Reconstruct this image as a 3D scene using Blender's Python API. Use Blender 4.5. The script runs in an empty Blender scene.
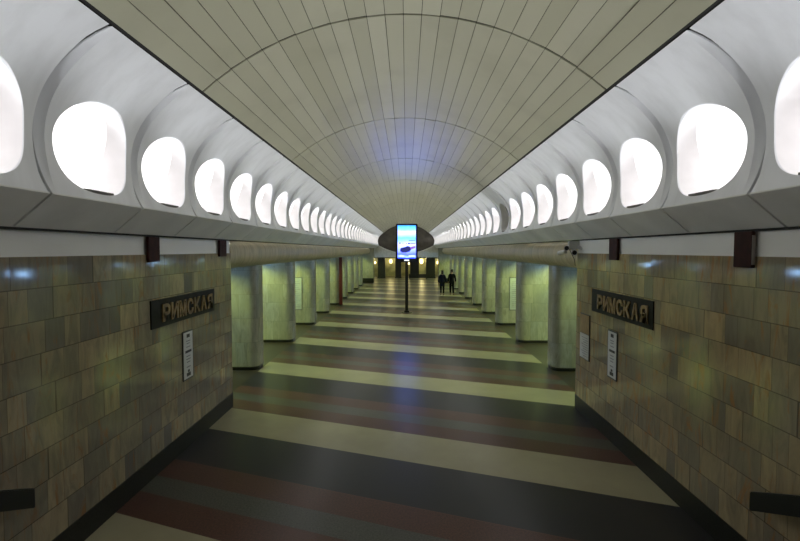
import bpy, bmesh, math, random
from mathutils import Vector, Matrix
random.seed(7)
C = bpy.context.scene
COL = C.collection
PI = math.pi

# ------------------------------------------------------------------ camera, world, exposure
FPX = 480.0
CAMZ = 3.1
cd = bpy.data.cameras.new('camera'); cam = bpy.data.objects.new('camera', cd); COL.objects.link(cam)
cd.sensor_width = 36; cd.lens = 36*FPX/800; cd.clip_start = .05; cd.clip_end = 300
cam.location = (0.04, 0, CAMZ)
cam.rotation_euler = (PI/2 - math.atan(20.5/FPX), 0, math.atan(6.5/FPX))
C.camera = cam
w = bpy.data.worlds.new('world'); C.world = w; w.use_nodes = True
w.node_tree.nodes['Background'].inputs[0].default_value = (.5, .55, .65, 1)
w.node_tree.nodes['Background'].inputs[1].default_value = .004
C.view_settings.view_transform = 'Standard'; C.view_settings.look = 'None'
C.view_settings.gamma = 1; C.view_settings.exposure = 0.42
NICHE_E = 1.05          # glow given to the niche backs in place of lamplight on them
NICHE_W = 9.5         # lamp in the foot of each niche
PLAT_W = 112.0          # platform lamps, each

# ------------------------------------------------------------------ materials
def nt(name):
    m = bpy.data.materials.new(name); m.use_nodes = True
    return m, m.node_tree, m.node_tree.nodes['Principled BSDF']
def lin(r, g, b): return tuple(((c/255)/12.92 if c/255 <= .04045 else ((c/255+.055)/1.055)**2.4) for c in (r, g, b)) + (1,)
def add(t, typ, **kw):
    n = t.nodes.new(typ)
    for k, v in kw.items(): setattr(n, k, v)
    return n
def mth(t, op, a, b=None, c=None):
    n = t.nodes.new('ShaderNodeMath'); n.operation = op
    for i, v in enumerate((a, b, c)):
        if v is None: continue
        if isinstance(v, (int, float)): n.inputs[i].default_value = v
        else: t.links.new(v, n.inputs[i])
    return n.outputs[0]
def ramp(t, fac, stops, interp='LINEAR'):
    n = t.nodes.new('ShaderNodeValToRGB'); cr = n.color_ramp; cr.interpolation = interp
    while len(cr.elements) < len(stops): cr.elements.new(.5)
    for e, (p, c) in zip(cr.elements, stops):
        e.position = p; e.color = c if len(c) == 4 else tuple(c)+(1,)
    t.links.new(fac, n.inputs[0]); return n.outputs[0]
def noise(t, vec, scale, detail=3, rough=.5, dist=0):
    n = t.nodes.new('ShaderNodeTexNoise'); n.inputs['Scale'].default_value = scale
    n.inputs['Detail'].default_value = detail; n.inputs['Roughness'].default_value = rough
    n.inputs['Distortion'].default_value = dist
    if vec is not None: t.links.new(vec, n.inputs['Vector'])
    return n.outputs['Fac']
def mix(t, fac, a, b, mode='MIX'):
    n = t.nodes.new('ShaderNodeMix'); n.data_type = 'RGBA'; n.blend_type = mode
    for i, v in ((0, fac), (6, a), (7, b)):
        if isinstance(v, (int, float)): n.inputs[i].default_value = v
        elif isinstance(v, tuple): n.inputs[i].default_value = v if len(v) == 4 else v+(1,)
        else: t.links.new(v, n.inputs[i])
    return n.outputs[2]
def geo(t):
    tc = t.nodes.new('ShaderNodeTexCoord'); return tc.outputs['Object']
def wpos(t):
    g = t.nodes.new('ShaderNodeNewGeometry'); return g.outputs['Position']
def simple(name, col, rough=.5, metal=0, var=.12, scale=6, bump=0, spec=.5, coat=0):
    m, t, b = nt(name)
    v = wpos(t)
    n = noise(t, v, scale, 4)
    c = tuple(col[:3])
    lo = tuple(x*(1-var) for x in c); hi = tuple(min(1, x*(1+var)) for x in c)
    t.links.new(ramp(t, n, [(.3, lo), (.7, hi)]), b.inputs['Base Color'])
    b.inputs['Roughness'].default_value = rough; b.inputs['Metallic'].default_value = metal
    b.inputs['Specular IOR Level'].default_value = spec; b.inputs['Coat Weight'].default_value = coat
    if bump:
        bn = add(t, 'ShaderNodeBump'); bn.inputs['Strength'].default_value = bump; bn.inputs['Distance'].default_value = .01
        t.links.new(noise(t, v, scale*4, 4), bn.inputs['Height']); t.links.new(bn.outputs[0], b.inputs['Normal'])
    return m
def emit(name, col, s):
    m, t, b = nt(name)
    b.inputs['Base Color'].default_value = (.8, .8, .8, 1) if s < 9 and 'niche' in name else (.02, .02, .02, 1)
    b.inputs['Emission Color'].default_value = tuple(col[:3])+(1,); b.inputs['Emission Strength'].default_value = s
    return m
M = {}
# white enamelled shells: faint vertical streaks of grime
m, t, b = nt('white_shell'); v = wpos(t)
mp = add(t, 'ShaderNodeMapping'); mp.inputs['Scale'].default_value = (2, 3.5, .8); t.links.new(v, mp.inputs[0])
t.links.new(mix(t, ramp(t, noise(t, mp.outputs[0], 1.6, 4, .55), [(.42, (0, 0, 0)), (.75, (.35, .35, .35))]), (.80, .81, .835), (.56, .565, .57)), b.inputs['Base Color'])
b.inputs['Roughness'].default_value = .42
M['shell'] = m
M['soffit'] = simple('grey_painted_soffit', (.76, .76, .73), .5, var=.1, scale=1.5)
M['jointgrey'] = simple('grey_joint', (.07, .07, .066), .7)
M['reveal'] = simple('white_reveal', (.86, .84, .84), .6, var=.03)
M['backglow'] = emit('luminous_niche_back', (1, .97, .985), NICHE_E)  # no lamp itself: emission paints the lamplight onto the niche back
M['lampoff'] = simple('unlit_niche_back', (.25, .24, .23), .6)  # same back in a darker grey, for the niche whose lamp is off
M['grille'] = simple('grey_grille', (.12, .11, .10), .5)
M['band'] = simple('pale_painted_band', (.80, .80, .78), .55, var=.05, scale=1)
M['black'] = simple('black_metal', (.006, .006, .007), .35)
M['frame'] = simple('navy_black_frame', (.008, .010, .022), .3)
M['gapdark'] = simple('dark_joint_filler', (.012, .011, .010), .8)
M['plinth'] = simple('dark_granite', (.016, .016, .014), .35, var=.35, scale=40, spec=.25)
M['brown'] = simple('dark_brown_wood', (.034, .009, .006), .6, var=.4, scale=9, spec=.15)
M['brownlt'] = simple('pale_side_strip', (.30, .26, .23), .5)  # paler tone for the near side strip of one box
M['red'] = simple('dark_red_paint', (.075, .008, .009), .35)
M['brass'] = simple('dull_brass', (.24, .16, .065), .5, metal=.3, var=.35, scale=12)
M['signback'] = simple('dark_bronze_panel', (.010, .009, .005), .5, var=.4, scale=8, spec=.15)
M['paper'] = simple('white_sheet', (.58, .58, .56), .5, var=.04)
M['paperw'] = simple('tan_sheet', (.30, .20, .09), .5, var=.2, scale=10)
M['dimsheet'] = simple('pale_green_grey_sheet', (.40, .42, .36), .5, var=.1)
M['ink'] = simple('black_ink', (.01, .01, .01), .5)
M['grey_ink'] = simple('grey_ink', (.22, .22, .22), .5)
M['camw'] = simple('white_plastic', (.55, .56, .55), .35)
M['tube'] = emit('cool_fluorescent_tube', (.32, .58, 1.0), 24)
M['stairs'] = simple('grey_granite_steps', (.13, .125, .12), .35, var=.3, scale=50)
M['endstone'] = simple('dark_brown_end_stone', (.075, .065, .05), .6, var=.5, scale=1.2, bump=.3)
M['endpillar'] = simple('black_stone_pillar', (.012, .011, .010), .35, var=.3)
M['endback'] = simple('olive_marble', (.34, .33, .20), .4, var=.4, scale=1.5)
M['parapet'] = simple('cream_white_plaster', (.62, .61, .56), .5)
M['platwall'] = simple('pale_green_track_wall', (.45, .46, .36), .4, var=.2, scale=1)
M['platceil'] = simple('grey_platform_ceiling', (.4, .4, .36), .7)

# ceiling slats: beige-green panels, a faint colour difference from slat to slat
m, t, b = nt('beige_slats'); v = wpos(t)
att = add(t, 'ShaderNodeAttribute', attribute_name='tone')
base = mix(t, att.outputs['Fac'], (.375, .365, .265), (.44, .43, .325))
t.links.new(mix(t, ramp(t, noise(t, v, 1.1, 4), [(.5, (0, 0, 0)), (.75, (.3, .3, .3))]), base, (.24, .225, .165)), b.inputs['Base Color'])
b.inputs['Roughness'].default_value = .30; b.inputs['Specular IOR Level'].default_value = .5
M['slats'] = m

def tile_mat(name, rowh, tilew, cols, stain, rough, horiz='Y', joint=.62, vein=.65, z0=0.28):
    """stone cladding: rows of constant height, tiles of changing width, each with its own tone and veins"""
    m, t, b = nt(name)
    sp = add(t, 'ShaderNodeSeparateXYZ'); pos = wpos(t); t.links.new(pos, sp.inputs[0])
    if horiz == 'Y': h = sp.outputs['Y']
    else: h = mth(t, 'ADD', sp.outputs['X'], sp.outputs['Y'])
    r = mth(t, 'DIVIDE', mth(t, 'SUBTRACT', sp.outputs['Z'], z0), rowh)
    row = mth(t, 'FLOOR', r); rf = mth(t, 'SUBTRACT', r, row)
    wn = add(t, 'ShaderNodeTexWhiteNoise', noise_dimensions='1D'); t.links.new(row, wn.inputs['W'])
    u = mth(t, 'ADD', mth(t, 'DIVIDE', h, tilew), mth(t, 'MULTIPLY', wn.outputs['Value'], 5.0))
    u = mth(t, 'ADD', u, mth(t, 'MULTIPLY', mth(t, 'SINE', mth(t, 'ADD', mth(t, 'MULTIPLY', u, 2.43), mth(t, 'MULTIPLY', row, 1.7))), .27))
    col = mth(t, 'FLOOR', u); uf = mth(t, 'SUBTRACT', u, col)
    cb = add(t, 'ShaderNodeCombineXYZ'); t.links.new(col, cb.inputs[0]); t.links.new(row, cb.inputs[1])
    w2 = add(t, 'ShaderNodeTexWhiteNoise', noise_dimensions='3D'); t.links.new(cb.outputs[0], w2.inputs['Vector'])
    c0 = ramp(t, w2.outputs['Value'], cols)
    # big slow change of tone along the wall
    c0 = mix(t, ramp(t, noise(t, pos, .55, 2), [(.45, (0, 0, 0)), (.7, (.35, .35, .35))]), c0, tuple(x for x in cols[0][1]))
    # veins, direction changes from tile to tile
    off = add(t, 'ShaderNodeVectorMath', operation='MULTIPLY_ADD')
    t.links.new(w2.outputs['Color'], off.inputs[0]); off.inputs[1].default_value = (37, 23, 51); t.links.new(pos, off.inputs[2])
    mp = add(t, 'ShaderNodeMapping'); t.links.new(off.outputs[0], mp.inputs[0]); mp.inputs['Scale'].default_value = (3, 3, .8)
    mp.inputs['Rotation'].default_value = (.35, 0, 0)
    vn = noise(t, mp.outputs[0], 2.4, 5, .6, 1.2)
    c1 = mix(t, mth(t, 'MULTIPLY', ramp(t, vn, [(.38, (0, 0, 0)), (.7, (1, 1, 1))]), vein), c0, tuple(x*.62 for x in cols[1][1][:3]))
    st = noise(t, mp.outputs[0], 1.3, 4, .65, 2.0)
    c2 = mix(t, ramp(t, st, [(.56, (0, 0, 0)), (.68, (.7, .7, .7))]), c1, stain)
    # joints
    e1 = mth(t, 'MULTIPLY', mth(t, 'MINIMUM', rf, mth(t, 'SUBTRACT', 1.0, rf)), rowh)
    e2 = mth(t, 'MULTIPLY', mth(t, 'MINIMUM', uf, mth(t, 'SUBTRACT', 1.0, uf)), tilew)
    j1 = mth(t, 'LESS_THAN', e1, .0045); j2 = mth(t, 'LESS_THAN', e2, .003)
    j = mth(t, 'MAXIMUM', j1, j2)
    c3 = mix(t, mth(t, 'MULTIPLY', j, joint), c2, (.02, .018, .012))
    t.links.new(c3, b.inputs['Base Color'])
    b.inputs['Roughness'].default_value = rough
    b.inputs['Specular IOR Level'].default_value = .5
    # each tile leans a hair differently
    nm = add(t, 'ShaderNodeVectorMath', operation='SUBTRACT'); t.links.new(w2.outputs['Color'], nm.inputs[0]); nm.inputs[1].default_value = (.5, .5, .5)
    sc = add(t, 'ShaderNodeVectorMath', operation='SCALE'); t.links.new(nm.outputs[0], sc.inputs[0]); sc.inputs['Scale'].default_value = .012
    ng = t.nodes.new('ShaderNodeNewGeometry')
    ad = add(t, 'ShaderNodeVectorMath', operation='ADD'); t.links.new(ng.outputs['Normal'], ad.inputs[0]); t.links.new(sc.outputs[0], ad.inputs[1])
    nz = add(t, 'ShaderNodeVectorMath', operation='NORMALIZE'); t.links.new(ad.outputs[0], nz.inputs[0])
    t.links.new(nz.outputs[0], b.inputs['Normal'])
    return m
M['stone_l'] = tile_mat('beige_grey_stone_tiles', .308, .33,
    [(0, (.30, .25, .165)), (.25, (.20, .18, .138)), (.5, (.40, .32, .195)), (.75, (.13, .125, .118)), (1, (.43, .335, .195))], (.28, .13, .045), .075)
M['stone_r'] = tile_mat('golden_beige_stone_tiles', .308, .29,
    [(0, (.36, .285, .165)), (.25, (.25, .21, .145)), (.5, (.45, .345, .185)), (.75, (.18, .16, .13)), (1, (.48, .355, .18))], (.36, .16, .045), .075)
M['marble'] = tile_mat('pale_green_grey_marble', .62, .34,
    [(0, (.36, .345, .25)), (.35, (.30, .295, .22)), (.7, (.40, .375, .28)), (1, (.33, .335, .28))], (.22, .20, .14), .24, horiz='XY', joint=.3, vein=.55, z0=.1)
# beam cladding: narrow cross slabs
m, t, b = nt('beam_marble_slabs'); pos = wpos(t)
sp = add(t, 'ShaderNodeSeparateXYZ'); t.links.new(pos, sp.inputs[0])
q = mth(t, 'DIVIDE', sp.outputs['Y'], .30); fl = mth(t, 'FLOOR', q); fr = mth(t, 'SUBTRACT', q, fl)
wn = add(t, 'ShaderNodeTexWhiteNoise', noise_dimensions='1D'); t.links.new(fl, wn.inputs['W'])
c0 = ramp(t, wn.outputs['Value'], [(0, (.44, .37, .21)), (.5, (.50, .43, .25)), (1, (.40, .35, .21))])
mp = add(t, 'ShaderNodeMapping'); t.links.new(pos, mp.inputs[0]); mp.inputs['Scale'].default_value = (1, 5, 1)
c1 = mix(t, ramp(t, noise(t, mp.outputs[0], 2.5, 4), [(.4, (0, 0, 0)), (.75, (.6, .6, .6))]), c0, (.20, .17, .10))
ed = mth(t, 'MINIMUM', fr, mth(t, 'SUBTRACT', 1.0, fr))
t.links.new(mix(t, mth(t, 'MULTIPLY', mth(t, 'LESS_THAN', ed, .018), .55), c1, (.03, .025, .015)), b.inputs['Base Color'])
b.inputs['Roughness'].default_value = .5
M['beam'] = m
# floor: slanting granite stripes
m, t, b = nt('striped_granite_floor'); pos = wpos(t)
sp = add(t, 'ShaderNodeSeparateXYZ'); t.links.new(pos, sp.inputs[0])
k = mth(t, 'DIVIDE', mth(t, 'SUBTRACT', mth(t, 'ADD', sp.outputs['Y'], mth(t, 'MULTIPLY', sp.outputs['X'], .365)), 4.26), 3.76)
fr = mth(t, 'FRACT', k)
RED, GRY, DRK, LGT = (.125, .056, .040), (.11, .112, .095), (.027, .027, .029), (.35, .32, .215)
s0 = ramp(t, fr, [(0, RED), (.136, GRY), (.250, RED), (.383, DRK), (.710, LGT)], 'CONSTANT')
ax = mth(t, 'ABSOLUTE', sp.outputs['X'])
s0 = mix(t, mth(t, 'GREATER_THAN', ax, 3.76), s0, (.05, .04, .028))
spk = noise(t, pos, 42, 3, .9); big = noise(t, pos, .9, 4, .6)
s1 = mix(t, mth(t, 'MULTIPLY', mth(t, 'LESS_THAN', fr, .383), ramp(t, spk, [(.38, (1, 1, 1)), (.62, (0, 0, 0))])), s0, mix(t, .55, s0, (.01, .01, .01)))
s2 = mix(t, ramp(t, big, [(.4, (.0, .0, .0)), (.75, (.45, .45, .45))]), s1, mix(t, .5, s1, (.05, .045, .04)))
t.links.new(s2, b.inputs['Base Color'])
t.links.new(ramp(t, big, [(.2, (.285, .285, .285)), (.8, (.315, .315, .315))]), b.inputs['Roughness'])
b.inputs['Specular IOR Level'].default_value = .26
M['floor'] = m

# ------------------------------------------------------------------ helpers
def tag(o, label=None, cat=None, group=None, kind=None):
    if label: o['label'] = label
    if cat: o['category'] = cat
    if group: o['group'] = group
    if kind: o['kind'] = kind
    elif cat: o['kind'] = 'thing'
    return o
def obj(name, bm, mat, parent=None, smooth=False):
    bmesh.ops.recalc_face_normals(bm, faces=bm.faces)
    me = bpy.data.meshes.new(name); bm.to_mesh(me); bm.free()
    if mat: me.materials.append(M[mat])
    if smooth:
        for p in me.polygons: p.use_smooth = True
    o = bpy.data.objects.new(name, me); COL.objects.link(o)
    if parent: o.parent = parent
    return o
def empty(name, loc, label, cat, group=None, rz=0):
    o = bpy.data.objects.new(name, None); COL.objects.link(o); o.location = loc; o.rotation_euler = (0, 0, rz)
    o.empty_display_size = .2
    return tag(o, label, cat, group)
def box(bm, x0, x1, y0, y1, z0, z1, mat=None, bev=0):
    vs = [bm.verts.new((x, y, z)) for x in (x0, x1) for y in (y0, y1) for z in (z0, z1)]
    if mat is not None:
        for v_ in vs: v_.co = mat @ v_.co
    fs = [bm.faces.new([vs[i] for i in f]) for f in ((0, 1, 3, 2), (4, 6, 7, 5), (0, 4, 5, 1), (2, 3, 7, 6), (0, 2, 6, 4), (1, 5, 7, 3))]
    if bev:
        es = list({e for f in fs for e in f.edges})
        bmesh.ops.bevel(bm, geom=es, offset=bev, segments=2, affect='EDGES')
    return bm
def B(*a, **k): return box(bmesh.new(), *a, **k)
def cyl(bm, p0, p1, r0, r1=None, seg=16):
    p0, p1 = Vector(p0), Vector(p1); r1 = r0 if r1 is None else r1
    d = (p1-p0); q = d.to_track_quat('Z', 'Y').to_matrix()
    A = [bm.verts.new(p0 + q @ Vector((math.cos(a)*r0, math.sin(a)*r0, 0))) for a in [2*PI*i/seg for i in range(seg)]]
    D = [bm.verts.new(p1 + q @ Vector((math.cos(a)*r1, math.sin(a)*r1, 0))) for a in [2*PI*i/seg for i in range(seg)]]
    for i in range(seg):
        j = (i+1) % seg; bm.faces.new((A[i], A[j], D[j], D[i]))
    bm.faces.new(A[::-1]); bm.faces.new(D)
    return bm
def prism(pts, z0, z1, bm=None):
    bm = bm or bmesh.new()
    a = [bm.verts.new((x, y, z0)) for x, y in pts]; c = [bm.verts.new((x, y, z1)) for x, y in pts]
    n = len(pts)
    for i in range(n): bm.faces.new((a[i], a[(i+1) % n], c[(i+1) % n], c[i]))
    bm.faces.new(a[::-1]); bm.faces.new(c); return bm
def extr_y(pts, y0, y1, bm=None, caps=True, closed=True):
    """section given as (x, z), swept along y"""
    bm = bm or bmesh.new()
    a = [bm.verts.new((x, y0, z)) for x, z in pts]; c = [bm.verts.new((x, y1, z)) for x, z in pts]
    n = len(pts)
    for i in range(n if closed else n-1): bm.faces.new((a[i], a[(i+1) % n], c[(i+1) % n], c[i]))
    if caps and closed: bm.faces.new(a[::-1]); bm.faces.new(c)
    return bm
def copy_tree(o, parent=None):
    c = o.copy(); COL.objects.link(c); c.parent = parent
    for ch in list(o.children): copy_tree(ch, c)
    return c
ORD = ['first', 'second', 'third', 'fourth', 'fifth', 'sixth', 'seventh', 'eighth', 'ninth', 'tenth', 'eleventh', 'twelfth',
       'thirteenth', 'fourteenth', 'fifteenth', 'sixteenth', 'seventeenth', 'eighteenth', 'nineteenth', 'twentieth']
def ordn(i):
    if i < 20: return ORD[i]
    tens = {2: 'twenty', 3: 'thirty'}; k = i+1
    if k % 10 == 0: return {30: 'thirtieth', 40: 'fortieth'}[k]
    return tens[k//10] + '-' + ORD[k % 10 - 1]

# ------------------------------------------------------------------ layout
WX = 3.35                     # clad stair walls
def wx(s): return 3.40 if s < 0 else 3.35
Y_BACK, Y_WALL, Y_END = -5.0, 9.35, 53.0
GRO0, PITCH = 4.13, 1.43      # a groove between two shells stands at GRO0
LIPX, LIPZ = 3.00, CAMZ + .48
SOFX, SOFZ = 3.34, CAMZ + .20
EDGX, EDGZ = 2.42, CAMZ + 1.91
YV0 = GRO0 - 6*PITCH
NB = 40
YV1 = YV0 + NB*PITCH

# ------------------------------------------------------------------ floor, stairs, landing
bm = bmesh.new()
box(bm, -8.4, 8.4, Y_BACK, 58, -.2, 0)
tag(obj('floor', bm, 'floor'), kind='structure')
bm = bmesh.new()
RISE, TREAD, NS, YS = .168, .33, 9, 3.85
pts = [(YS, 0.0)]
for i in range(NS):
    pts += [(YS-i*TREAD, (i+1)*RISE), (YS-(i+1)*TREAD, (i+1)*RISE)]
pts[-1] = (Y_BACK, NS*RISE); pts += [(Y_BACK, 0.0)]
a = [bm.verts.new((-WX, y, z+.002)) for y, z in pts]; c = [bm.verts.new((WX, y, z+.002)) for y, z in pts]
for i in range(len(pts)): j = (i+1) % len(pts); bm.faces.new((a[i], a[j], c[j], c[i]))
bm.faces.new(a); bm.faces.new(c[::-1])
tag(obj('floor_steps', bm, 'stairs'), kind='structure')

# ------------------------------------------------------------------ side walls, bands, baseboards
BH = .28
for s, side in ((-1, 'left'), (1, 'right')):
    x0, x1 = sorted((s*wx(s), s*(WX+.75)))
    tag(obj('wall_'+side, B(x0, x1, Y_BACK, Y_WALL, BH, CAMZ-.062), 'stone_l' if s < 0 else 'stone_r'), kind='structure')
    tag(obj('baseboard_'+side, B(x0-(0 if s > 0 else -.012)*0-(.006 if s > 0 else 0), x1+(.006 if s < 0 else 0), Y_BACK, Y_WALL, 0, BH), 'plinth'), kind='structure')
    bx = sorted((s*(wx(s)+.02), s*(WX+.75)))
    tag(obj('trim_1' if s < 0 else 'trim_2', B(bx[0], bx[1], Y_BACK, Y_WALL, CAMZ-.062, SOFZ+.05), 'band'), kind='structure')
    # dark joint line along the foot of the soffit
    bx = sorted((s*(SOFX-.005), s*(SOFX+.06)))
    tag(obj('trim_3' if s < 0 else 'trim_4', B(bx[0], bx[1], Y_BACK, Y_END, SOFZ-.022, SOFZ-.002), 'gapdark'), kind='structure')
    # outer hall: track wall and platform ceiling
    bx = sorted((s*8.4, s*8.6))
    tag(obj('wall_track_'+side, B(bx[0], bx[1], Y_BACK, 58, 0, 3.9), 'platwall'), kind='structure')
    bx = sorted((s*4.25, s*8.4))
    tag(obj('ceiling_platform_'+side, B(bx[0], bx[1], Y_BACK, 58, SOFZ+.12, SOFZ+.24), 'platceil'), kind='structure')
tag(obj('wall_back', B(-4.2, 4.2, Y_BACK-.2, Y_BACK, 0, 7), 'band'), kind='structure')

# ------------------------------------------------------------------ vault ceiling of slats
R = 3.70; CZ = CAMZ + 2.81 - R
AE = math.asin(EDGX/R); NSL = 24
bm = bmesh.new(); lay = bm.faces.layers.float.new('tone_f')
joints = [YV0] + [5.85-4.5*2, 5.85-4.5] + [5.85+4.5*i for i in range(11)] + [YV1]
joints = sorted(j for j in joints if YV0 <= j <= YV1)
tones = []
rnd = random.Random(3)
for j in range(len(joints)-1):
    ya, yb = joints[j]+.02, joints[j+1]-.02
    lift = .012*(j % 2)
    for i in range(NSL):
        a0 = -AE + 2*AE*i/NSL; a1 = -AE + 2*AE*(i+1)/NSL
        g = .0035/R; rr0 = R + rnd.uniform(-.004, .004) + lift*0; rr1 = R + rnd.uniform(-.004, .004)
        p = [(math.sin(a0+g)*rr0, CZ+math.cos(a0+g)*rr0), (math.sin(a1-g)*rr1, CZ+math.cos(a1-g)*rr1)]
        pu = [(math.sin(a0+g)*(R+.014), CZ+math.cos(a0+g)*(R+.014)), (math.sin(a1-g)*(R+.014), CZ+math.cos(a1-g)*(R+.014))]
        n0 = len(bm.faces)
        extr_y([p[0], p[1], pu[1], pu[0]], ya, yb, bm)
        tn = rnd.random(); tones += [tn]*6
ceil = obj('ceiling', bm, 'slats')
at = ceil.data.attributes.new('tone', 'FLOAT', 'FACE')
for i, tn in enumerate(tones): at.data[i].value = tn
tag(ceil, kind='structure')
# black void behind the slats
pts = [(math.sin(a)*(R+.1), CZ+math.cos(a)*(R+.1)) for a in [-AE-.03+(2*AE+.06)*i/24 for i in range(25)]]
pts2 = [(math.sin(a)*(R+.16), CZ+math.cos(a)*(R+.16)) for a in [-AE-.03+(2*AE+.06)*i/24 for i in range(25)]]
tag(obj('ceiling_backing', extr_y(pts+pts2[::-1], YV0, YV1), 'gapdark'), kind='structure')

# ------------------------------------------------------------------ cove shells
prof = [(LIPX, LIPZ), (3.055, CAMZ+.66), (3.09, CAMZ+.86), (3.09, CAMZ+1.06), (3.035, CAMZ+1.27), (2.93, CAMZ+1.46), (2.77, CAMZ+1.64), (2.59, CAMZ+1.79), (EDGX+.03, EDGZ-.02)]
def cr(P, n=12):
    out = []
    for i in range(len(P)-1):
        p0 = P[max(i-1, 0)]; p1 = P[i]; p2 = P[i+1]; p3 = P[min(i+2, len(P)-1)]
        for k_ in range(n):
            u = k_/n
            out.append(tuple(.5*((2*p1[d]) + (-p0[d]+p2[d])*u + (2*p0[d]-5*p1[d]+4*p2[d]-p3[d])*u*u + (-p0[d]+3*p1[d]-3*p2[d]+p3[d])*u**3) for d in (0, 1)))
    return out + [P[-1]]
PF = cr(prof); SL = [0]
for i in range(1, len(PF)): SL.append(SL[-1] + math.dist(PF[i], PF[i-1]))
L = SL[-1]
def at_s(s):
    s = min(max(s, 0), L)
    for i in range(1, len(PF)):
        if s <= SL[i] + 1e-9:
            u = (s-SL[i-1])/(SL[i]-SL[i-1]); p = PF[i-1]; q = PF[i]
            tx, tz = (q[0]-p[0]), (q[1]-p[1]); l = math.hypot(tx, tz)
            return (p[0]+tx*u, p[1]+tz*u), (-tz/l, tx/l)      # normal towards the hall
    return PF[-1], (-1, 0)
def s_of_z(z):
    for i in range(1, len(PF)):
        if PF[i][1] >= z: return SL[i]
    return L
SB, ST = s_of_z(CAMZ+.55), s_of_z(CAMZ+1.42)
S0 = (SB+ST)/2; HS = (ST-SB)/2; HW = .555
def outline_r(a):
    ca, sa = abs(math.cos(a)), math.sin(a)
    n = 2.0 if sa > 0 else 2.5
    return (( (ca/HW)**n + (abs(sa)/HS)**n ))**(-1/n)
HG, EW = .020, .048          # half gap, width of the rolled edge
def rect_r(a):
    ca, sa = math.cos(a), math.sin(a); r = 1e9
    if abs(ca) > 1e-9: r = min(r, (PITCH/2-HG-EW)/abs(ca))
    if sa > 1e-9: r = min(r, (L-.012-S0)/sa)
    if sa < -1e-9: r = min(r, (S0-.012)/-sa)
    return r
NA = 88
angs = [2*PI*i/NA for i in range(NA)]
for cx, cy in ((1, 1), (-1, 1), (-1, -1), (1, -1)):
    ca = math.atan2((L-.012-S0) if cy > 0 else -(S0-.012), cx*(PITCH/2-HG-EW)) % (2*PI)
    j = min(range(len(angs)), key=lambda i: abs(angs[i]-ca)); angs[j] = ca
angs.sort()
def surf(y, s, sg, push=0.0):
    (px, pz), (nx, nz) = at_s(s)
    e = (PITCH/2 - abs(y))
    w_ = max(0.0, math.sin(PI*min(max(s/L, 0), 1)))**.8
    bul = .012*w_*(1-abs(2*y/PITCH)**2)
    g = min(1, max(0.0, 1-(e-HG)/EW)); g = g**.8
    bul -= .075*w_*g
    bul += push
    return (sg*(px+nx*bul), y, pz+nz*bul)
RS = [0, .03, .12, .25, .4, .55, .7, .85, 1]
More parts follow.
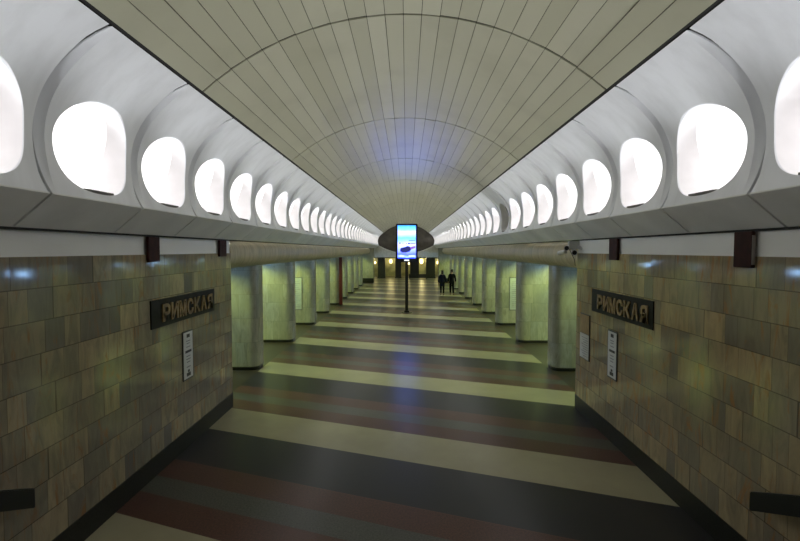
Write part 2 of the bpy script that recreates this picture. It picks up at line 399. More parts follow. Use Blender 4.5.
def make_shell(sg, lit=True):
    root = empty('cove_shell', (0, 0, 0), 'x', 'cove shell')
    bm = bmesh.new(); rings = []
    for r_ in RS:
        ring = []
        for a in angs:
            ro, rr = outline_r(a), rect_r(a)
            r = ro+(rr-ro)*r_
            ring.append(bm.verts.new(surf(math.cos(a)*r, S0+math.sin(a)*r, sg, -.012 if r_ == 0 else 0)))
        rings.append(ring)
    n = len(angs); hin, hout = PITCH/2-HG-EW, PITCH/2-HG
    for t_ in (.2, .4, .6, .8, 1):
        ring = []
        for a in angs:
            y, q_ = math.cos(a)*rect_r(a), S0+math.sin(a)*rect_r(a)
            e_ = .012*(1-t_)
            q_ = e_ + (q_-.012)/(L-.024)*(L-2*e_)
            ring.append(bm.verts.new(surf(y*(1+(hout/hin-1)*t_), q_, sg)))
        rings.append(ring)
    for A_, B_ in zip(rings, rings[1:]):
        for i in range(n): j = (i+1) % n; bm.faces.new((A_[i], A_[j], B_[j], B_[i]))
    # rim turned back so that the shell has thickness at the groove and the lip
    back = [bm.verts.new((v_.co.x+sg*.06, v_.co.y, v_.co.z+.0)) for v_ in rings[-1]]
    for i in range(n): j = (i+1) % n; bm.faces.new((rings[-1][i], rings[-1][j], back[j], back[i]))
    o = obj('shell', bm, 'shell', root, True); o.data.set_sharp_from_angle(angle=math.radians(24))
    # reveal of the opening, deeper at the foot
    def ring_at(scale, dep0, dep1, bmx):
        out = []
        for a in angs:
            r = outline_r(a)*scale
            s = S0+math.sin(a)*outline_r(a)
            x, y, z = surf(math.cos(a)*r, S0+math.sin(a)*r, sg, -.012)
            f = 1-(s-SB)/(ST-SB); d = dep0+(dep1-dep0)*f
            out.append(bmx.verts.new((x+sg*d, y, z)))
        return out
    bm = bmesh.new()
    q0 = ring_at(1, 0, 0, bm); q1 = ring_at(.985, .07, .18, bm); q2 = ring_at(.955, .13, .36, bm)
    for A_, B_ in ((q0, q1), (q1, q2)):
        for i in range(n): j = (i+1) % n; bm.faces.new((A_[i], A_[j], B_[j], B_[i]))
    obj('reveal', bm, 'reveal', root, True)
    bm = bmesh.new()
    rr_ = [ring_at(sc, .13+dd, .36+dd, bm) for sc, dd in ((.955, 0), (.85, .035), (.65, .07), (.4, .09), (.15, .10))]
    for A_, B_ in zip(rr_, rr_[1:]):
        for i in range(n): j = (i+1) % n; bm.faces.new((A_[i], A_[j], B_[j], B_[i]))
    bm.faces.new(rr_[-1])
    obj('niche_back', bm, 'backglow' if lit else 'lampoff', root, True)  # curved back of the niche, its brightness put in as emission
    # grille lying in the foot of the opening
    (gx, gz), _ = at_s(SB+.01)
    bm = bmesh.new(); x0, x1 = sorted((sg*(gx+.005), sg*(gx+.11)))
    for i in range(4): box(bm, x0, x1, -.22+.115*i, -.22+.115*i+.1, gz-.004, gz+.024)
    box(bm, x0, x1, -.24, .24, gz-.012, gz+.006)
    obj('grille', bm, 'grille', root)
    # soffit slab under the shell
    bm = bmesh.new(); h = PITCH/2-.016
    sec = [(sg*LIPX, LIPZ), (sg*SOFX, SOFZ), (sg*(SOFX+.05), SOFZ+.05), (sg*(LIPX+.10), LIPZ+.04), (sg*LIPX, LIPZ+.012)]
    extr_y(sec, -h, h, bm)
    obj('soffit_panel', bm, 'soffit', root)
    for e_ in (-1, 1):
        sec = []
        for s_ in [L*q_/14 for q_ in range(15)]:
            x, y, z = surf(PITCH/2-HG, s_, sg); sec.append((x+sg*.03, z))
        bm = bmesh.new()
        extr_y(sec + [(x+sg*.02, z) for x, z in sec[::-1]], *sorted((e_*(PITCH/2-HG), e_*PITCH/2)), bm)
        obj('joint_strip', bm, 'jointgrey', root)
    return root
niche_light = bpy.data.lights.new('niche_light', 'AREA'); niche_light.shape = 'RECTANGLE'
niche_light.spread = math.radians(105); niche_light.size = .06; niche_light.size_y = .6; niche_light.energy = NICHE_W; niche_light.color = (.95, .975, 1.0)
for sg, side in ((-1, 'left'), (1, 'right')):
    proto = make_shell(sg); used = False
    # nothing of the shells behind the camera shows, but two stay for their light
    for i in range(NB):
        y = YV0 + PITCH*(i+.5)
        front = i-6+1              # 0 = the bay cut by the frame's edge
        if i < 3: continue
        if sg > 0 and front == 8:
            o = make_shell(sg, False)
            lab = 'white cove shell on the right whose round opening stays dark and unlit'
        else:
            o = proto if not used else copy_tree(proto); used = True
            if front < 0:
                lab = 'white cove shell with lit opening, %s side, behind the stair top, %s back' % (side, ORD[-front])
            elif front == 0:
                lab = 'white cove shell nearest on the %s side, its lit opening cut by the picture edge' % side
            else:
                lab = 'white cove shell with lit opening, %s side, %s whole one from near end' % (side, ordn(front))
        tag(o, lab, 'cove shell', 'white cove shells along the %s side' % side)
        o.location = (0, y+(.10 if sg > 0 else -.04), 0)
        if front >= -3:
            ld = niche_light; lo = bpy.data.objects.new('niche_light', ld); COL.objects.link(lo)
            if not (sg > 0 and front == 8):
                lo.location = (sg*3.27, o.location.y, CAMZ+.585); lo.rotation_euler = (0, sg*math.radians(180-54), 0)
            else: bpy.data.objects.remove(lo)
    # dark joint behind the shells' grooves and roof over them
    bx = sorted((sg*3.62, sg*3.9))
    tag(obj('wall_backing_'+side, B(bx[0], bx[1], Y_BACK, Y_END, SOFZ+.06, 5.6), 'gapdark'), kind='structure')
    bx = sorted((sg*(EDGX+.12), sg*3.7))
    tag(obj('ceiling_backing_'+side, B(bx[0], bx[1], Y_BACK, Y_END, 5.35, 5.45), 'gapdark'), kind='structure')
# edge rail between ceiling and shells
for sg, nm in ((-1, 'trim_5'), (1, 'trim_6')):
    sec = [(sg*(EDGX+.000), EDGZ+.006), (sg*(EDGX+.022), EDGZ-.010), (sg*(EDGX+.07), EDGZ+.05), (sg*(EDGX+.04), EDGZ+.07)]
    tag(obj(nm, extr_y(sec, YV0, YV1), 'gapdark'), kind='structure')

# ------------------------------------------------------------------ beams on the columns
def beam(s):
    pts = []
    cx, cz, rx, rz = 3.84, CAMZ-.10, .44, .295
    for i in range(25):
        a = PI/2 + PI*i/24
        ca_, sa_ = math.cos(a), math.sin(a); pw = .62 if sa_ > 0 else .85
        pts.append((s*(cx-rx*abs(ca_)**pw), cz+rz*math.copysign(abs(sa_)**pw, sa_)))
    pts += [(s*5.2, CAMZ-.395), (s*5.2, CAMZ+.195)]
    return extr_y(pts, Y_WALL, 45.08)
for s, side in ((-1, 'left'), (1, 'right')):
    o = obj('marble_beam', beam(s), 'beam', None, False)
    for p in o.data.polygons: p.use_smooth = abs(p.normal.y) < .5
    o.data.set_sharp_from_angle(angle=.6) if hasattr(o.data, 'set_sharp_from_angle') else None
    tag(o, 'long rounded marble-clad beam resting on the %s row of columns' % side, 'beam', 'rounded beams over the columns')

# ------------------------------------------------------------------ columns
def rrect(x0, x1, y0, y1, r, n=8):
    out = []
    for cx, cy, a0 in ((x1-r, y1-r, 0), (x0+r, y1-r, PI/2), (x0+r, y0+r, PI), (x1-r, y0+r, 1.5*PI)):
        for i in range(n+1):
            a = a0 + PI/2*i/n; out.append((cx+math.cos(a)*r, cy+math.sin(a)*r))
    return out
CY = [12.2, 15.95, 19.75, 23.4, 27.0, 30.6, 34.2, 37.8, 41.3]
def make_column(s):
    root = empty('marble_column', (0, 0, 0), 'x', 'column')
    x0, x1 = sorted((0, s*1.45))
    o = obj('shaft', prism(rrect(x0, x1, -.02, .68, .24), .09, CAMZ-.395), 'marble', root)
    for p in o.data.polygons: p.use_smooth = abs(p.normal.z) < .5
    o.data.set_sharp_from_angle(angle=.7)
    e = .018
    xx = sorted((s*e, s*1.45-s*e))
    obj('plinth', prism(rrect(xx[0], xx[1], -.02+e, .68-e, .225), 0, .09), 'plinth', root)
    return root
for s, side in ((-1, 'left'), (1, 'right')):
    proto = make_column(s)
    for k, y in enumerate(CY):
        o = proto if k == 0 else copy_tree(proto)
        o.location = (s*3.78, y, 0)
        lab = {0: 'rounded marble column on the %s, nearest of its row, next to the clad wall' % side,
               8: 'farthest rounded marble column of the %s row' % side}.get(k,
               'rounded marble column on the %s side, %s from the near end of its row' % (side, ORD[k]))
        tag(o, lab, 'column', 'marble columns of the %s row' % side)
    # square pier closing the row
    r = empty('marble_pier', (s*3.05, 45.1, 0), 'square dark-footed marble pier closing the %s row of columns' % side, 'pier', 'end piers of the two rows')
    xx = sorted((0, s*2.2))
    obj('shaft', B(xx[0], xx[1], 0, 1.0, .45, CAMZ+.19, bev=.03), 'marble', r)
    obj('plinth', B(xx[0]+.0, xx[1], -.02, 1.02, 0, .45, bev=.02), 'plinth', r)
    xx = sorted((s*3.5, s*5.3))
    tag(obj('trim_7' if s < 0 else 'trim_8', B(xx[0], xx[1], 46.1, Y_END, CAMZ-.4, CAMZ+.19), 'beam'), kind='structure')

# ------------------------------------------------------------------ platform lamps (seen and mirrored through the gaps)
for s, side in ((-1, 'left'), (1, 'right')):
    for k in range(12):
        y = 10.9 + 3.6*k
        r = empty('tube_lamp', (s*5.75, y, 2.46), 'x', 'lamp')
        tag(r, 'cool white tube lamp above the %s platform, %s gap between columns' % (side, ORD[k]), 'lamp', 'tube lamps over the %s platform' % side)
        obj('housing', B(-.07, .07, -1.0, 1.0, .03, .09, bev=.01), 'camw', r)
        obj('tube', cyl(bmesh.new(), (0, -.95, -.04), (0, .95, -.04), .065, seg=16), 'tube', r, True)
        for yy in (-.6, .6):
            obj('hanger', cyl(bmesh.new(), (0, yy, .09), (0, yy, SOFZ+.12-2.46), .012, seg=8), 'black', r)
    for k in range(12):
        ld = bpy.data.lights.new('platform_light', 'AREA'); ld.shape = 'RECTANGLE'; ld.size = .5; ld.size_y = 2.2
        ld.energy = PLAT_W; ld.color = (.80, 1.0, .17)
        lo = bpy.data.objects.new('platform_light', ld); COL.objects.link(lo)
        lo.location = (s*6.3, 10.9+3.6*k, 3.15); lo.rotation_euler = (0, s*math.radians(38), 0)

# ------------------------------------------------------------------ end wall
arc = [(math.sin(a)*(R+.05), CZ+math.cos(a)*(R+.05)) for a in [-AE+2*AE*i/20 for i in range(21)]]
sec = [(-4.2, 2.2), (-4.2, 5.0)] + arc + [(4.2, 5.0), (4.2, 2.2)]
tag(obj('wall_end', extr_y(sec, Y_END, Y_END+.3), 'endstone'), kind='structure')
# sagging white parapet
top = [(-4.2+8.4*i/36) for i in range(37)]
def sag(x): return CAMZ + (-.33 + .99*min(1.25, (abs(x)/3.26)**2.0))
r_bm = bmesh.new()
rows = []
for x in top:
    yb = Y_END-.55+.35*min(1, (abs(x)/3.6))**2
    rows.append([r_bm.verts.new((x, yb, 2.30)), r_bm.verts.new((x, yb, sag(x)-.10)), r_bm.verts.new((x, yb+.08, sag(x))), r_bm.verts.new((x, Y_END, sag(x))), r_bm.verts.new((x, Y_END, 2.30))])
for a_, b_ in zip(rows, rows[1:]):
    for i in range(5): j = (i+1) % 5; r_bm.faces.new((a_[i], a_[j], b_[j], b_[i]))
r_bm.faces.new(rows[0]); r_bm.faces.new(rows[-1][::-1])
tag(obj('trim_9', r_bm, 'parapet'), kind='structure')
pill = [(-3.14, -2.32), (-1.2, -.55), (.44, 1.43), (2.2, 3.2)]
pn = ['leftmost', 'second from the left', 'third from the left', 'rightmost']
for (a_, b_), nm in zip(pill, pn):
    r = empty('stone_pillar', ((a_+b_)/2, Y_END, 0), 'black square stone pillar under the far white parapet, %s of four' % nm, 'pillar', 'black pillars at the far end')
    h = (b_-a_)/2
    obj('shaft', B(-h, h, 0, .7, .12, 2.2, bev=.02), 'endpillar', r)
    obj('foot', B(-h-.03, h+.03, -.03, .73, 0, .12), 'plinth', r)
tag(obj('wall_far', B(-8.4, 8.4, 57.5, 57.8, 0, 3.2), 'endback'), kind='structure')
tag(obj('ceiling_far', B(-8.4, 8.4, Y_END+.3, 57.8, 2.6, 2.8), 'parapet'), kind='structure')
for sx in (-1, 1):
    bx = sorted((sx*5.0, sx*8.4)); tag(obj('wall_end_left' if sx < 0 else 'wall_end_right', B(bx[0], bx[1], Y_END, Y_END+.3, 0, SOFZ+.12), 'endback'), kind='structure')
M['warm'] = emit('warm_lamp_glass', (1.0, .80, .30), 4.5)
for x, z, sz, wd, lab in ((-1.83, 1.75, .17, 34, 'warm globe wall lamp at the far end, left of the screen'), (1.83, 1.75, .20, 44, 'warm globe wall lamp at the far end, right of the screen'),
                 (.30, 1.5, .10, 12, 'small warm globe wall lamp at the far end, just behind the screen pole'), (3.75, 1.6, .12, 20, 'warm globe wall lamp at the far end, far right near the pier'),
                 (-3.7, 1.6, .10, 14, 'warm globe wall lamp at the far end, far left near the pier')):
    r = empty('wall_lamp', (x, 57.5, z), lab, 'lamp', 'warm lamps on the far wall')
    bm = bmesh.new(); bmesh.ops.create_uvsphere(bm, u_segments=16, v_segments=10, radius=sz, matrix=Matrix.Translation((0, -.30, 0)) @ Matrix.Scale(1.5, 4, (0, 0, 1)))
    obj('globe', bm, 'warm', r, True)
    obj('bracket', cyl(bmesh.new(), (0, 0, -sz*1.2), (0, -.30, -sz*1.2), .02), 'brass', r)
    obj('back_plate', B(-.08, .08, -.03, 0, -sz*1.2-.12, -sz*1.2+.12), 'brass', r)
    ld = bpy.data.lights.new('far_light', 'POINT'); ld.energy = wd*.5; ld.color = (1, .86, .42); ld.shadow_soft_size = .15
    lo = bpy.data.objects.new('far_light', ld); COL.objects.link(lo); lo.location = (x, 56.6, 2.1)
r = empty('crowd_barrier', (1.3, 51.6, 0), 'low dark barrier on the floor before the far pillars, right of the screen pole', 'barrier')
obj('panel', B(-1.0, 1.0, -.04, .04, .10, .52, bev=.01), 'endpillar', r)
for x in (-.9, .9): obj('foot', B(x-.05, x+.05, -.2, .2, 0, .10), 'endpillar', r)

# ------------------------------------------------------------------ advertising screen on a pole
r = empty('display_stand', (.05, 23.6, 0), 'tall black pole stand carrying a lit portrait advertising screen in mid-hall', 'screen')
obj('base_plate', cyl(bmesh.new(), (0, 0, 0), (0, 0, .035), .27, .25, 32), 'black', r, False)
obj('pole', B(-.075, .075, -.06, .06, .03, 2.6, bev=.015), 'black', r)
obj('collar', B(-.12, .12, -.1, .1, .03, .12, bev=.01), 'black', r)
fr = obj('housing', B(-.535, .535, -.10, .08, 2.50, 4.38, bev=.03), 'frame', r)
m, t, b = nt('lit_advert'); tc = add(t, 'ShaderNodeTexCoord'); sp = add(t, 'ShaderNodeSeparateXYZ'); t.links.new(tc.outputs['Generated'], sp.inputs[0])
wob = mth(t, 'MULTIPLY', mth(t, 'SUBTRACT', noise(t, tc.outputs['Generated'], 3, 3), .5), .12)
f = mth(t, 'ADD', sp.outputs['Z'], wob)
c = ramp(t, f, [(0, (.02, .05, .8)), (.06, (.12, .2, 1)), (.12, (.03, .05, .7)), (.20, (.09, .13, 1)), (.32, (.16, .22, 1)), (.42, (.24, .26, .8)), (.52, (.10, .22, .9)), (.62, (.05, .20, 1)), (.72, (.18, .25, .5)), (.80, (.27, .24, .35)), (.88, (.08, .24, .7)), (1, (.02, .14, .7))])
b.inputs['Base Color'].default_value = (0, 0, 0, 1); t.links.new(c, b.inputs['Emission Color']); b.inputs['Emission Strength'].default_value = 4.0
M['advert'] = m
sc_ = obj('screen', B(-.445, .445, -.108, -.099, 2.70, 4.30), 'advert', r)
M['ad_dark'] = emit('advert_dark_blue', (.015, .02, .16), 1.0)
M['ad_purple'] = emit('advert_purple', (.22, .10, .42), 1.2)
M['ad_white'] = emit('advert_white', (.8, .9, 1), 1.2)
def flat(pts, y=-.1095):
    bm = bmesh.new(); f_ = bm.faces.new([bm.verts.new((x, y, z)) for x, z in pts])
    g_ = bmesh.ops.extrude_face_region(bm, geom=[f_]); bmesh.ops.translate(bm, verts=[v_ for v_ in g_['geom'] if isinstance(v_, bmesh.types.BMVert)], vec=(0, .001, 0)); return bm
obj('picture', flat([(-.34, 3.10), (-.28, 3.20), (-.10, 3.24), (.05, 3.30), (.16, 3.26), (.22, 3.12), (.14, 3.02), (-.02, 2.98), (-.20, 2.97), (-.30, 3.02)]), 'ad_dark', sc_)
obj('picture', flat([(.16, 3.24), (.42, 3.30), (.42, 3.20), (.20, 3.12)], -.1098), 'ad_purple', sc_)
bm = bmesh.new()
bm.free()
for x0, x1, z0, z1 in ((-.36, -.30, 3.40, 3.47), (-.20, -.17, 3.39, 3.45), (-.03, .00, 3.38, 3.44), (.06, .16, 3.38, 3.44), (.18, .42, 3.41, 3.45), (.10, .40, 3.56, 3.59)):
    obj('caption', B(x0, x1, -.1105, -.1092, z0, z1), 'ad_dark', sc_)
for x0, x1 in ((-.36, -.12), (.10, .40)): obj('caption', B(x0, x1, -.1105, -.1092, 2.78, 2.83), 'ad_white', sc_)
obj('maker_badge', B(-.12, .12, -.104, -.100, 2.57, 2.63), 'ad_white', fr)

# ------------------------------------------------------------------ station name signs
def letter_mesh(ch, size, ext, thick):
    cu = bpy.data.curves.new('letter', 'FONT'); cu.body = ch; cu.size = size; cu.extrude = ext; cu.offset = thick
    cu.resolution_u = 3; cu.bevel_depth = .002; cu.bevel_resolution = 0
    o = bpy.data.objects.new('tmp', cu); COL.objects.link(o)
    dg = bpy.context.evaluated_depsgraph_get(); me = bpy.data.meshes.new_from_object(o.evaluated_get(dg))
    bpy.data.objects.remove(o); bpy.data.curves.remove(cu); return me
for s, side in ((-1, 'left'), (1, 'right')):
    r = empty('name_sign', (s*wx(s), 7.42 if s < 0 else 7.49, 0), 'dark bronze sign reading РИМСКАЯ in brass letters on the %s stone wall' % side, 'sign', 'station name signs')
    obj('back_panel', B(*sorted((0, -s*.018)), -1.06, 1.06, 2.025, 2.415, bev=.003), 'signback', r)
    word = 'РИМСКАЯ'; adv = .25
    for i, ch in enumerate(word):
        me = letter_mesh(ch, .33, .007, .011); me.materials.clear(); me.materials.append(M['brass'])
        xs = [v_.co.x for v_ in me.vertices]; ys = [v_.co.y for v_ in me.vertices]
        cx = (min(xs)+max(xs))/2; wdt = max(xs)-min(xs); hgt = max(ys)-min(ys)
        sx = min(1.25, .222/wdt); 
        Mx = Matrix.Diagonal((sx, .25/hgt, 1, 1)) @ Matrix.Translation((-cx, -min(ys), 0))
        # text x axis: +Y on the left wall, -Y on the right wall
        ux = Vector((0, -s, 0)); uz = Vector((0, 0, 1)); un = Vector((-s, 0, 0))
        Rm = Matrix((ux, uz, un)).transposed().to_4x4()
        off = -3*adv + i*adv + .08
        me.transform(Matrix.Translation((-s*.026, -s*off, 2.09)) @ Rm @ Mx)
        if s == 99: me.flip_normals()
        o = bpy.data.objects.new('letter', me); COL.objects.link(o); o.parent = r

# ------------------------------------------------------------------ notices on the walls
def notice(s, y0, y1, z0, z1, lab, group):
    r = empty('notice_plate', (s*wx(s), (y0+y1)/2, 0), lab, 'sign', group)
    w_ = (y1-y0)/2
    obj('frame', B(*sorted((0, -s*.014)), -w_, w_, z0, z1, bev=.012), 'black', r)
    obj('sheet', B(*sorted((-s*.012, -s*.0155)), -w_+.026, w_-.026, z0+.022, z1-.022), 'paper', r)
    def mark(ya, yb, za, zb, mt='ink'):   # ya, yb as fractions read left to right
        a_ = [(-w_+.016)+(2*w_-.032)*q_ for q_ in (ya, yb)]; a_ = [v_*(1 if s < 0 else -1) for v_ in a_]
        h_ = z1-z0
        return box(bmesh.new(), *sorted((-s*.016, -s*.0185)), min(a_), max(a_), z0+h_*za, z0+h_*zb)
    obj('icon', mark(.35, .66, .86, .93), 'ink', r)
    bm = mark(.30, .70, .07, .14); 
    obj('icon', bm, 'ink', r)
    obj('icon', mark(.42, .60, .15, .20), 'ink', r)
    for za, zb, ya, yb, mt in ((.78, .80, .3, .7, 'grey_ink'), (.73, .75, .34, .66, 'grey_ink'), (.66, .68, .3, .7, 'grey_ink'), (.55, .60, .20, .82, 'ink'), (.47, .49, .3, .7, 'grey_ink'), (.41, .43, .28, .72, 'grey_ink'), (.35, .37, .32, .68, 'grey_ink'), (.25, .27, .3, .7, 'grey_ink')):
        obj('text_line', mark(ya, yb, za, zb), mt, r)
notice(-1, 7.25, 7.61, 1.07, 1.84, 'narrow white notice plate with black border below the left name sign', 'narrow notice plates')
notice(1, 7.50, 7.86, 1.03, 1.81, 'narrow white notice plate with black border below the right name sign', 'narrow notice plates')
r = empty('notice_board', (WX, 8.87, 0), 'framed pair of sheets, tan above white, at the far edge of the right stone wall', 'notice board')
obj('frame', B(-.016, 0, -.23, .23, 1.08, 1.92, bev=.003), 'black', r)
obj('sheet', B(-.020, -.012, -.215, .215, 1.095, 1.55), 'paper', r)
obj('sheet', B(-.020, -.012, -.215, .215, 1.56, 1.905), 'paperw', r)
bm = bmesh.new()
for i in range(9): box(bm, -.0215, -.0195, -.17, .05+.12*((i*7) % 3)/3, 1.14+.042*i, 1.152+.042*i)
obj('text_line', bm, 'grey_ink', r)
for s, side in ((-1, 'left'), (1, 'right')):
    x0, x1 = sorted((s*4.28, s*4.74))
    r = empty('wall_map', ((x0+x1)/2, CY[2]-.02, 0), 'pale tall information sheet on the third %s column' % side, 'sign', 'tall sheets on the columns')
    obj('frame', B(-.24, .24, -.022, 0, .62, 1.98, bev=.003), 'grille', r)
    obj('sheet', B(-.22, .22, -.027, -.018, .65, 1.95), 'dimsheet', r)
    bm = bmesh.new()
    for i in range(14): box(bm, -.15, .15-.05*(i % 3), -.0285, -.0265, .75+.08*i, .764+.08*i)
    obj('text_line', bm, 'grey_ink', r)

# ------------------------------------------------------------------ wooden boxes under the soffit
for s, ya, yb, zb, lab in ((-1, 6.30, 6.58, 2.94, 'dark brown box under the left soffit, above the near end of the name sign'),
                     (-1, 8.72, 9.04, 2.98, 'dark brown box under the left soffit, by the end of the clad wall'),
                     (1, 4.60, 4.85, 2.93, 'dark brown box under the right soffit, largest and nearest of all'),
                     (1, 7.52, 7.81, 2.94, 'dark brown box under the right soffit, above the name sign')):
    r = empty('speaker_box', (s*wx(s), (ya+yb)/2, 0), lab, 'box', 'brown boxes under the soffits'); w_ = (yb-ya)/2
    obj('case', B(*sorted((0, -s*.04)), -w_, w_, zb, SOFZ-.024, bev=.004), 'brown', r)
    obj('side_strip', B(*sorted((-s*.004, -s*.036)), -w_-.006, -w_+.002, zb+.03, SOFZ-.06), 'brownlt' if ya < 5 else 'brown', r)

# ------------------------------------------------------------------ surveillance cameras on the right wall's end
r = empty('camera_cluster', (3.33, 9.36, 3.10), 'cluster of small surveillance cameras on the top corner of the right stone wall', 'security camera')
obj('bracket', B(-.16, .05, -.06, .02, .02, .17, bev=.008), 'camw', r)
def bullet(p0, p1, rad, mt='camw'):
    b_ = obj('camera_body', cyl(bmesh.new(), p0, p1, rad*.92, rad, 20), mt, r)
    d = (Vector(p1)-Vector(p0)).normalized()
    obj('lens', cyl(bmesh.new(), Vector(p1)-d*.004, Vector(p1)+d*.012, rad*.86, rad*.80, 20), 'ink', b_)
bullet((-.16, .02, .05), (-.24, -.17, .035), .050)
bullet((-.05, .00, -.02), (-.10, -.20, -.05), .052)
bullet((-.20, .00, -.03), (-.28, .16, -.06), .045)
bullet((.02, -.04, .06), (.07, -.20, .02), .038)
obj('arm', cyl(bmesh.new(), (-.06, -.02, .05), (-.06, -.02, -.06), .014), 'camw', r)
bm = cyl(bmesh.new(), (-.14, -.02, .02), (-.05, -.045, -.18), .006, seg=8); cyl(bm, (-.05, -.045, -.18), (-.01, .01, -.30), .006, seg=8)
obj('cable', bm, 'black', r)

# ------------------------------------------------------------------ red post by a left column
r = empty('red_post', (-3.66, CY[4]-.05, 0), 'tall dark red square post beside the fifth left column', 'post')
obj('post', B(-.09, .09, -.09, .09, .03, CAMZ-.41, bev=.008), 'red', r)
obj('foot', B(-.12, .12, -.12, .12, 0, .03), 'black', r)

# ------------------------------------------------------------------ handrails of the stairs
for s, side in ((-1, 'left'), (1, 'right')):
    ye = 4.04 if s < 0 else 4.28
    r = empty('handrail', (s*wx(s), ye, 0 if s < 0 else -.11), 'black flat handrail ending low on the %s stone wall' % side, 'handrail', 'handrails of the stairs')
    xi, xo = s*-.14, s*-.22
    bm = bmesh.new(); sl = .45; Ls = 3.4
    sec = [(0, .86), (0, 1.035), (-Ls, 1.035+sl*Ls), (-Ls, .86+sl*Ls)]
    x0, x1 = sorted((xi, xo))
    A_ = [bm.verts.new((x0, y, z)) for y, z in sec]; B_ = [bm.verts.new((x1, y, z)) for y, z in sec]
    for i in range(4): j = (i+1) % 4; bm.faces.new((A_[i], A_[j], B_[j], B_[i]))
    bm.faces.new(A_); bm.faces.new(B_[::-1])
    bmesh.ops.bevel(bm, geom=list(bm.edges), offset=.008, segments=2, affect='EDGES')
    obj('rail', bm, 'black', r)
    for q_ in (.7, 2.0, 3.1):
        obj('wall_bracket', cyl(bmesh.new(), (0, -q_, .93+sl*q_), (xi, -q_, .93+sl*q_), .022), 'black', r)

# ------------------------------------------------------------------ two people walking away
M['skin'] = simple('skin', (.35, .20, .14), .5)
M['navy'] = simple('navy_cloth', (.010, .011, .030), .8, scale=20, spec=.1)
M['blackcloth'] = simple('black_cloth', (.008, .008, .011), .85, scale=20, spec=.1)
M['hair'] = simple('dark_hair', (.015, .010, .008), .6)
def skin(name, joints, edges, mat, parent, sub=2, rootj=0):
    me = bpy.data.meshes.new(name); me.from_pydata([j[:3] for j in joints], edges, [])
    o = bpy.data.objects.new(name, me); COL.objects.link(o)
    md = o.modifiers.new('s', 'SKIN'); md.use_smooth_shade = True
    for i, j in enumerate(joints):
        rx = j[3]; ry = j[4] if len(j) > 4 else rx
        me.skin_vertices[0].data[i].radius = (rx, ry)
    me.skin_vertices[0].data[rootj].use_root = True
    s2 = o.modifiers.new('b', 'SUBSURF'); s2.levels = sub; s2.render_levels = sub
    dg = bpy.context.evaluated_depsgraph_get(); nm = bpy.data.meshes.new_from_object(o.evaluated_get(dg))
    o.modifiers.clear(); o.data = nm; nm.materials.clear(); nm.materials.append(M[mat]); bpy.data.meshes.remove(me)
    for p in nm.polygons: p.use_smooth = True
    o.name = name
    if parent: o.parent = parent
    return o
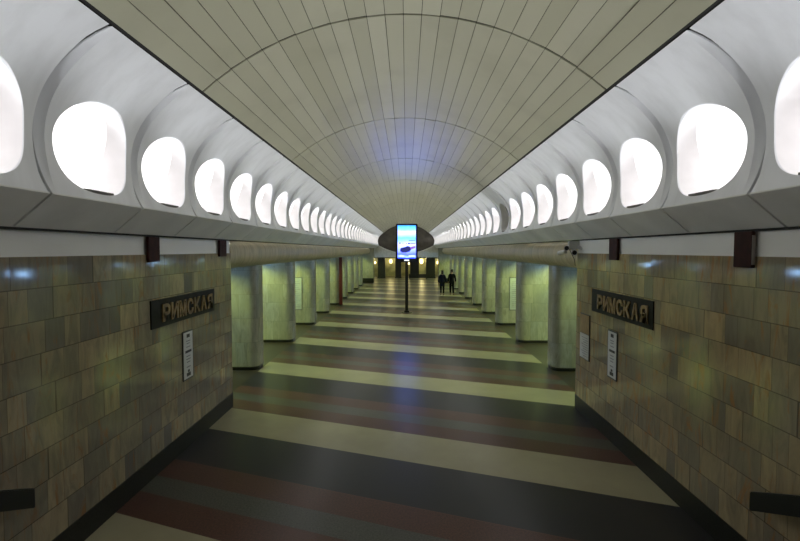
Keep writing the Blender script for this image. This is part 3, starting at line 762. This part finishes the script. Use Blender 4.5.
def person(loc, H, label, top, long_coat, stride, hairlong, link):
    k = H/1.75
    r = empty('person', loc, label, 'person', None)
    r.scale = (k, k, k)
    st = stride
    hipz = .92
    J = [(0, 0, .96, .13, .10), (0, 0, 1.12, .125, .09), (0, .0, 1.32, .15, .095), (0, -.01, 1.44, .10, .07), (0, 0, 1.52, .048), (0, .01, 1.60, .062, .07), (0, .015, 1.68, .075, .088), (0, .01, 1.735, .045, .05)]
    E = [(0, 1), (1, 2), (2, 3), (3, 4), (4, 5), (5, 6), (6, 7)]
    legs = []
    for sx, f in ((-1, 1), (1, -1)):
        b0 = len(J)
        J += [(sx*.09, 0, .88, .085), (sx*.09, f*st*.45+.02, .49, .055), (sx*.085, f*st*.8-(.04 if f < 0 else 0), .10, .036), (sx*.09, f*st*.8+.13, .035, .034, .026)]
        E += [(0, b0), (b0, b0+1), (b0+1, b0+2), (b0+2, b0+3)]; legs.append(b0)
    arms = []
    for sx, f in ((-1, -1), (1, 1)):
        b0 = len(J)
        out = .25 if sx != link else .24
        hx = sx*(out+.03)
        J += [(sx*.18, -.01, 1.40, .058), (sx*out, -.03+f*st*.2, 1.13, .042), (hx, f*st*.5+.04, .90, .030), (hx, f*st*.5+.07, .83, .032, .018)]
        E += [(3, b0), (b0, b0+1), (b0+1, b0+2), (b0+2, b0+3)]; arms.append(b0)
        for q_ in range(4):     # fingers
            fb = len(J); fx = hx; fy = f*st*.5+.045+.018*q_
            J += [(fx, fy, .775-.004*abs(q_-1.5), .009), (fx-sx*.012, fy, .735+.006*abs(q_-1.5), .007)]
            E += [(b0+3, fb), (fb, fb+1)]
        fb = len(J); J += [(hx-sx*.005, f*st*.5+.115, .81, .010), (hx-sx*.012, f*st*.5+.13, .775, .008)]; E += [(b0+3, fb), (fb, fb+1)]
    body = skin('body', J, E, 'skin', r)
    g = .022
    # trousers and shoes
    T = [(0, 0, .95, .145, .12)]; TE = []
    for b0 in legs:
        n0 = len(T)
        for i in range(3):
            x, y, z, q = J[b0+i][:4]; T.append((x, y, z+(.02 if i == 2 else 0), q+g))
        TE += [(0, n0), (n0, n0+1), (n0+1, n0+2)]
    skin('trousers', T, TE, 'blackcloth', r)
    for b0 in legs:
        a_ = J[b0+2]; c_ = J[b0+3]
        skin('shoe', [(a_[0], a_[1]-.05, .045, .045, .04), (c_[0], c_[1]-.02, .042, .046, .036), (c_[0], c_[1]+.05, .035, .035, .028)], [(0, 1), (1, 2)], 'ink', r, 1)
    zb = .62 if long_coat else .84
    Q = [(0, 0, 1.0, .165, .135), (0, 0, 1.15, .16, .125), (0, 0, 1.32, .185, .13), (0, -.01, 1.46, .11, .09), (0, 0, zb, .19 if long_coat else .17, .15)]
    QE = [(0, 1), (1, 2), (2, 3), (0, 4)]
    for b0 in arms:
        n0 = len(Q)
        for i in range(3):
            x, y, z, q = J[b0+i][:4]; Q.append((x, y, z+(.03 if i == 2 else 0), q+.026))
        QE += [(3, n0), (n0, n0+1), (n0+1, n0+2)]
    skin('coat', Q, QE, top, r)
    Hh = [(0, -.012, 1.69, .090, .10), (0, -.02, 1.735, .06, .07), (0, -.055, 1.62, .075, .05)]
    HE = [(0, 1), (0, 2)]
    if hairlong: Hh.append((0, -.07, 1.50, .075, .04)); HE.append((2, 3))
    skin('hair', Hh, HE, 'hair', r)
    # small face details: ears, nose
    bm = bmesh.new()
    for sx in (-1, 1): bmesh.ops.create_uvsphere(bm, u_segments=8, v_segments=6, radius=.028, matrix=Matrix.Translation((sx*.083, .01, 1.635)) @ Matrix.Diagonal((.4, .8, 1.1, 1)))
    obj('ear', bm, 'skin', r, True)
    return r
person((2.50, 33.0, 0), 1.66, 'person on the left of the walking pair, long navy coat, seen from behind', 'navy', True, .16, True, 1)
person((3.17, 33.1, 0), 1.72, 'person on the right of the walking pair, short black jacket, seen from behind', 'blackcloth', False, .20, False, -1)
